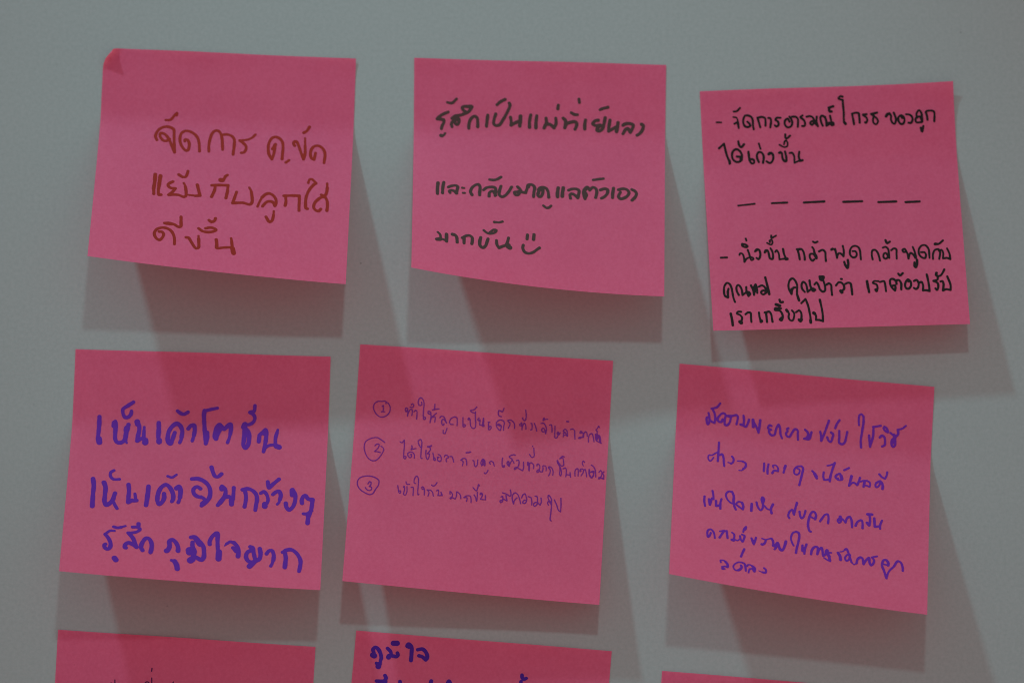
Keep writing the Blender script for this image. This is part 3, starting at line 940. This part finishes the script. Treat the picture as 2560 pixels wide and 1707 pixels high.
44: 1820 580 1825 660 1820 740 1780 770 1750 720 1760 640 1800 600
36: 1785 640 1785 700
@ 1750 1100 8 42
380 45 375 140 365 270 355 420
30: 270 345 230 400 200 415 165 370 175 300 240 300 310 260 360 240
390 300 440 280 470 360 475 440 485 520
640 325 670 370 660 440 620 470
28: 640 465 560 445
32: 750 415 850 420
44: 850 425 910 460 910 530 860 580
26: 880 570 830 605 780 603
1285 460 1280 540 1275 620
1370 480 1350 580 1350 670
32: 1470 550 1455 510 1510 500 1560 560 1560 620
44: 1560 620 1480 610 1445 660
50: 1710 510 1690 560
1710 520 1690 580 1670 650
36: 1940 560 1990 590 1980 660 1930 690 1885 660 1890 580 1950 525 2020 520
44: 2030 520 2060 560 2040 680 2010 800 1985 900
@ 1970 1130 8 42
485 375 540 430 575 480
50: 520 430 575 520
715 400 705 480 720 550 | 760 555 830 540
32: 785 270 860 255 930 220
46: 935 215 890 340 850 480 835 580
46: 1125 360 1220 315
40: 1000 520 960 520 950 480 1000 440 1040 430 1060 480 1080 550 1000 550 960 510
64: 1060 470 1075 530
1270 480 1240 590 1220 670 | 1290 610 1340 620 1380 660
56: 1270 480 1250 560
1440 510 1410 600 1385 660
36: 1440 590 1520 570 1600 580 1640 620 1630 690 1580 670 1520 660
50: 1530 600 1510 690
1825 440 1880 500 1940 530 | 1970 470 1985 400
36: 1800 600 1750 640 1760 700 1800 690 1840 620 1820 580 1760 610
48: 1840 580 1880 620 1895 690 1888 735
@ 1740 1210 8 42
170 240 165 340 180 435
330 130 345 220 350 300
48: 262 300 275 410
320 280 300 340 280 410
45: 400 330 400 430 | 470 420
510 295 490 360 485 490
40: 400 440 460 430
38: 740 390 680 360 620 290 600 200 650 145 710 150
46: 720 150 755 240 750 350 770 450 795 505
36: 800 390 850 350 910 360
50: 920 370 945 440 935 500
38: 930 500 860 450 800 400
52: 1115 390 1105 530
42: 1210 360 1230 440 1290 520 1330 480 1340 380 1360 300 1330 260 1310 300 1330 380
36: 1370 430 1420 490 1480 510
48: 1540 400 1500 490 1510 580
44: 230 1010 240 1050 270 1030 295 970
40: 240 1040 225 980 240 920 290 900 340 940 365 1000 375 1075
36: 475 940 560 930 610 940
46: 560 930 520 990 470 1065
46: 610 935 620 1000 630 1075
40: 720 965 760 1000 765 1050 740 1120
58: 720 1110 750 1120
32: 770 1100 830 1125 870 1100
40: 880 1030 890 1090 930 1150 960 1080 970 1030 920 1005
38: 1000 850 960 900 945 955
60: 990 870 980 900
44: 1110 1080 1130 1140 1155 1200
56: 1130 1120 1150 1140
44: 1200 1065 1165 1180
30: 1320 1085 1390 1105 1500 1080
46: 1510 1085 1540 1140 1545 1230
44: 1400 1110 1370 1180 1330 1205
56: 1315 1200 1330 1205
@ 1950 1240 8 42
46: 335 130 330 170
340 130 310 230 280 370
185 435 165 390 190 310 250 270 270 350
390 305 400 380 430 440 470 410 510 290
34: 600 400 650 430 700 450
46: 700 460 720 390 700 330 660 310 620 340 580 440 560 560 570 640 595 700 615 705
800 500 850 430 900 370 950 360 970 430 960 540
60: 1205 410 1200 470
36: 1230 460 1180 450 1150 480 1180 530 1220 500 1240 450 1310 530
46: 1310 520 1340 440 1390 410 1430 480 1440 620
44: 1510 590 1550 510 1630 480 1650 540 1650 640
56: 1750 360 1840 365
46: 1790 370 1800 470 1790 580
60: 1740 530 1780 580
48: 1885 440 1890 540 1895 610 | 1990 600
2040 485 2005 570 2000 650
38: 270 985 230 900 220 820 260 730 320 710
46: 320 710 370 730 385 800 365 920 335 1040 318 1130
450 980 440 1090
64: 455 1030 460 1090
530 960 500 1050 485 1150
46: 620 1160 640 1070 700 1010 750 1020 745 1160 | 780 1070 830 1030 850 1100 865 1180 920 1150 945 1080
60: 940 1080 960 1140
110 900 90 980 50 1080 0 1070 -30 970
-40 930 -90 1040 -110 1060
@ 1980 1330 8 44
680 370 660 450 620 470
36: 690 400 785 410
64: 700 400 740 480
56: 740 480 755 560
32: 640 510 700 550 765 580
56: 920 410 960 480 970 550
26: 960 390 1020 380 1060 345
44: 1060 345 1090 335 1130 420 1160 510 1190 600
26: 1190 590 1240 645 1280 620
40: 1150 440 1090 460 1060 520 1090 570 1140 540 1160 460
46: 1290 620 1310 540 1370 500 1410 530 1430 640 | 1480 560 1540 510 1550 600 1580 660 1620 630 1640 560 1600 505
38: 1600 500 1700 480
36: 1820 630 1880 650 1920 660
56: 1920 660 1925 610 1890 560
46: 1870 550 1830 560 1800 660 1840 770 1880 900
50: 1880 900 1890 920
40: 1890 900 1940 780 2040 680
46: 2040 680 2110 580 2170 600 2210 690 2215 770
@ 1750 1300 8 42
46: 885 575 850 650 820 725
34: 415 840 410 800 460 800 510 820
54: 510 830 550 880 550 930
38: 550 940 490 920 450 940 445 970 490 970
46: 445 930 455 965
50: 820 900 830 940 800 980 760 1000
34: 760 1005 700 990 665 930 690 880 760 840 830 840
42: 840 845 890 870 910 950 915 1010
32: 950 920 950 895 1000 890 1040 910
54: 1050 920 1090 960 1085 1020
38: 1080 1020 1040 970 990 980 970 1045
22: 1180 1010 1250 1040
44: 1250 1040 1310 1045 1315 990 1280 955
46: 1720 420 1700 500 1650 590 1600 560 1550 450 1490 520 1460 500
#7
@ 230 1620 8 26
1200 395 1192 455
1195 590 1195 760
1045 710 1100 665 1150 700 1150 800
458 630 455 760
360 705 390 692 420 720
1628 670 1590 740
#8
@ 910 1590 8 76
110: 180 370 205 385
200 330 180 260 230 215 290 260 330 340 345 430 330 480
60: 335 470 325 560
110: 290 560 285 600
60: 245 530 270 580
72: 470 235 530 300 550 380
96: 500 390 490 415
72: 500 390 580 390 650 400 680 370 668 330
110: 590 135 660 135
940 480 950 340 950 200 890 150 860 190 900 210 930 190
1075 265 1160 250 1220 290 1265 380 1260 440 1235 470 | 1170 410 1100 385
250 890 400 890 440 830 420 780
84: 300 900 430 900
720 900 725 980
1345 890 1320 980
1660 980 1700 890 1740 960
@ 1160 1640 8 70
1160 370 1165 420 1200 455 1245 435
1140 500 1125 600
'''
strokes = {}                     # note number -> part -> list of (points in photo pixels, width in photo pixels)
num = part = None
for line in INK.strip().split('\n'):
    line = line.strip()
    if line[0] == '#':
        num, part = int(line[1:]), 'handwriting'
        strokes[num] = {}
    elif line[0] == '%':
        part = line[1:] or 'handwriting'
    elif line[0] == '@':
        ox, oy, sc, wd = map(float, line[1:].split())
    else:
        ww = wd
        if ':' in line:
            a, line = line.split(':')
            ww = float(a)
        runs, lifts, end = [], [], None
        for piece in re.split(r'([|/])', line):
            if piece in '|/':
                end = None if piece == '/' else end
                continue
            v = np.array(list(map(float, piece.split()))).reshape(-1, 2)
            lifts.append(end is None)
            if end is not None:
                v = np.vstack([end, v])
            end = v[-1:]
            runs.append(v / sc + np.array([ox, oy]))
        pieces = [catmull(r, 1.0) for r in runs]
        cur = None
        for k, p in enumerate(pieces):
            if cur is None:
                cur = p
            elif lifts[k]:
                strokes[num].setdefault(part, []).append((cur, ww / sc))
                cur = p
            else:
                cur = np.vstack([cur, p])
        strokes[num].setdefault(part, []).append((cur, ww / sc))

rng = np.random.default_rng(4)
def ink_mesh(note, sts, h, wscale=1.0):
    """union of all strokes as one clean outline mesh lying on the sheet"""
    n = int(SIDE / h) + 1
    F = np.full((n, n), -1.0)
    D = np.zeros((n, n))
    for pts, wpx in sts:
        ok = pts[:, 1] < 2200
        s, t = note.inverse(pts[ok])
        q = np.stack([s, t], 1) * SIDE / h
        half = wpx * PX / h / 2 * wscale
        L = np.arange(len(q))
        ph = rng.uniform(0, 6.28, 3)
        hw = half * (1 + 0.05 * np.sin(L * 0.11 + ph[0]) + 0.04 * np.sin(L * 0.31 + ph[1]))
        pad = half + 4
        x0, y0 = np.maximum(np.floor(q.min(0) - pad).astype(int), 0)
        x1, y1 = np.minimum(np.ceil(q.max(0) + pad).astype(int), n - 1)
        gx, gy = np.arange(x0, x1 + 1), np.arange(y0, y1 + 1)
        best = np.full((len(gx), len(gy)), -1e9)
        endb = np.full((len(gx), len(gy)), 1e9)
        for k in range(len(q)):
            a0, a1 = max(int(q[k, 0] - pad) - x0, 0), int(q[k, 0] + pad) - x0 + 2
            b0, b1 = max(int(q[k, 1] - pad) - y0, 0), int(q[k, 1] + pad) - y0 + 2
            d = np.hypot(gx[a0:a1, None] - q[k, 0], gy[None, b0:b1] - q[k, 1])
            best[a0:a1, b0:b1] = np.maximum(best[a0:a1, b0:b1], hw[k] - d)
            if k == 0 or k == len(q) - 1:
                endb[a0:a1, b0:b1] = np.minimum(endb[a0:a1, b0:b1], d)
        F[x0:x1 + 1, y0:y1 + 1] = np.maximum(F[x0:x1 + 1, y0:y1 + 1], np.maximum(best, -1.0))
        cov = np.clip(best / 1.6 + 0.4, 0, 1) * (0.60 + 0.28 * np.exp(-(endb / (half * 0.7)) ** 2))
        Dd = D[x0:x1 + 1, y0:y1 + 1]
        Dd[...] = 1 - (1 - Dd) * (1 - cov)
    V, dens, faces, cache = [], [], [], {}
    def vert(key, x, y):
        if key not in cache:
            cache[key] = len(V)
            V.append((x, y))
            i, j = min(int(x), n - 2), min(int(y), n - 2)
            fx, fy = x - i, y - j
            dens.append(D[i, j] * (1 - fx) * (1 - fy) + D[i + 1, j] * fx * (1 - fy) + D[i, j + 1] * (1 - fx) * fy + D[i + 1, j + 1] * fx * fy)
        return cache[key]
    inside = F > 0
    cnt = inside[:-1, :-1].astype(int) + inside[1:, :-1] + inside[:-1, 1:] + inside[1:, 1:]
    for i, j in np.argwhere(cnt > 0):
        cs = ((i, j), (i + 1, j), (i + 1, j + 1), (i, j + 1))
        poly = []
        for k in range(4):
            a, b = cs[k], cs[(k + 1) % 4]
            if inside[a]:
                poly.append(vert((a, a), a[0], a[1]))
            if inside[a] != inside[b]:
                lo, hi = (a, b) if a < b else (b, a)
                f = F[lo] / (F[lo] - F[hi])
                f = min(max(f, 0.02), 0.98)
                poly.append(vert((lo, hi), lo[0] + (hi[0] - lo[0]) * f, lo[1] + (hi[1] - lo[1]) * f))
        if len(poly) >= 3:
            faces.append(poly)
    st = np.array(V, float) * h / SIDE
    P = note.at(st[:, 0], st[:, 1]) + note.normal(st[:, 0], st[:, 1]) * 0.00007
    return P, faces, np.array(dens)

INKS = {
    'brown':  ink_material('brown_marker',  (0.28, 0.026, 0.018), (0.160, 0.013, 0.010)),
    'grey':   ink_material('dark_grey_marker', (0.070, 0.040, 0.038), (0.022, 0.020, 0.018)),
    'black':  ink_material('black_pen', (0.018, 0.014, 0.014), (0.006, 0.007, 0.006)),
    'blue':   ink_material('blue_marker', (0.115, 0.022, 0.29), (0.040, 0.010, 0.20)),
    'violet': ink_material('violet_ballpoint', (0.17, 0.020, 0.20), (0.09, 0.011, 0.17)),
    'purple': ink_material('purple_pen', (0.14, 0.020, 0.29), (0.060, 0.011, 0.23)),
    'plum':   ink_material('dark_plum_pen', (0.10, 0.012, 0.07), (0.04, 0.006, 0.045)),
    'navy':   ink_material('navy_marker', (0.060, 0.014, 0.22), (0.024, 0.007, 0.14)),
}
GROUP = 'pink sticky notes on the wall'
mmv = lambda v: v * 0.001
NOTES = [
 (1, dict(TL=(259.4, 120.6), TR=(890.1, 148.2), BL=(218.4, 639.8), BR=(864.3, 710.5), LL=.0266, LR=.0192,
          corner=((261.0, 182.0), (309.0, 124.0), 0.0021)),
  'brown', 0.11, 'square pink note with a turned-down top left corner and large brown marker writing'),
 (2, dict(TL=(1035.7, 146.3), TR=(1665.2, 163.2), BL=(1028.3, 669.3), BR=(1660.7, 740.9), LL=.0270, LR=.0168, bend=1.7),
  'grey', 0.11, 'square pink note with dark grey marker writing ending in a smiley face'),
 (3, dict(TL=(1749.4, 229.2), TR=(2381.2, 207.3), BL=(1783.4, 826.5), BR=(2425.1, 810.0), LL=.0115, LR=.0102, lift_tr=.0016),
  'black', 0.085, 'square pink note with black pen writing and a row of dashes across its middle'),
 (4, dict(TL=(189.1, 872.8), TR=(826.7, 891.7), BL=(147.4, 1426.8), BR=(800.8, 1474.1), LL=.0242, LR=.0180),
  'blue', 0.11, 'square pink note with three lines of thick blue marker writing, below the brown-written note'),
 (5, dict(TL=(900.6, 860.4), TR=(1532.7, 902.7), BL=(855.8, 1451.7), BR=(1498.3, 1510.9), LL=.0150, LR=.0108),
  'violet', 0.065, 'square pink note with thin violet ballpoint list numbered 1 to 3 in circles'),
 (6, dict(TL=(1699.1, 909.0), TR=(2335.8, 967.6), BL=(1672.8, 1433.9), BR=(2317.9, 1535.7), LL=.0252, LR=.0203, bend=1.9),
  'purple', 0.085, 'square pink note with five lines of purple pen writing, tilted clockwise under the dashed note'),
 (7, dict(TL=(145.2, 1573.1), TR=(788.8, 1616.3), BL=(97.0, 2118.0), BR=(748.0, 2186.0), LL=.0230, LR=.0170),
  'plum', 0.08, 'pink note cut off by the bottom edge with only thin plum pen tips showing'),
 (8, dict(TL=(890.8, 1575.7), TR=(1529.3, 1626.7), BL=(833.0, 2140.0), BR=(1483.0, 2205.0), LL=.0150, LR=.0110),
  'navy', 0.11, 'pink note cut off by the bottom edge with bold navy marker writing'),
 (9, dict(TL=(1655.2, 1676.0), TR=(2287.0, 1728.0), BL=(1620.0, 2230.0), BR=(2255.0, 2300.0), LL=.0220, LR=.0170),
  None, 0.1, 'blank top sliver of a pink note in the bottom right, below the purple-written note'),
]
for (k, geo, ink, hmm, label) in NOTES:
    nt = Note(**geo)
    root = bpy.data.objects.new('sticky_note', None)
    root.empty_display_size = 0.01
    col.objects.link(root)
    org = nt.origin
    root.location = tuple(org)
    root['label'] = label
    root['category'] = 'sticky note'
    root['group'] = GROUP
    V = (nt.P - org).reshape(-1, 3)
    W = NT + 1
    faces = [(i * W + j, i * W + j + 1, (i + 1) * W + j + 1, (i + 1) * W + j) for i in range(NS) for j in range(NT)]
    mesh_object('paper_sheet', V, faces, PAPER, root, smooth=True)
    for part, sts in strokes.get(k, {}).items():
        P, faces, dens = ink_mesh(nt, sts, hmm * MM, {5: 1.08, 6: 1.06}.get(k, 1.0))
        name = re.sub(r'_[bc]$', '', part)
        o = mesh_object(name, P - org, faces, INKS[ink], root, smooth=True)
        at = o.data.attributes.new('density', 'FLOAT', 'POINT')
        at.data.foreach_set('value', dens.astype(np.float32))
    print('note', k, 'length fit', [round(x, 3) for x in nt.scale])
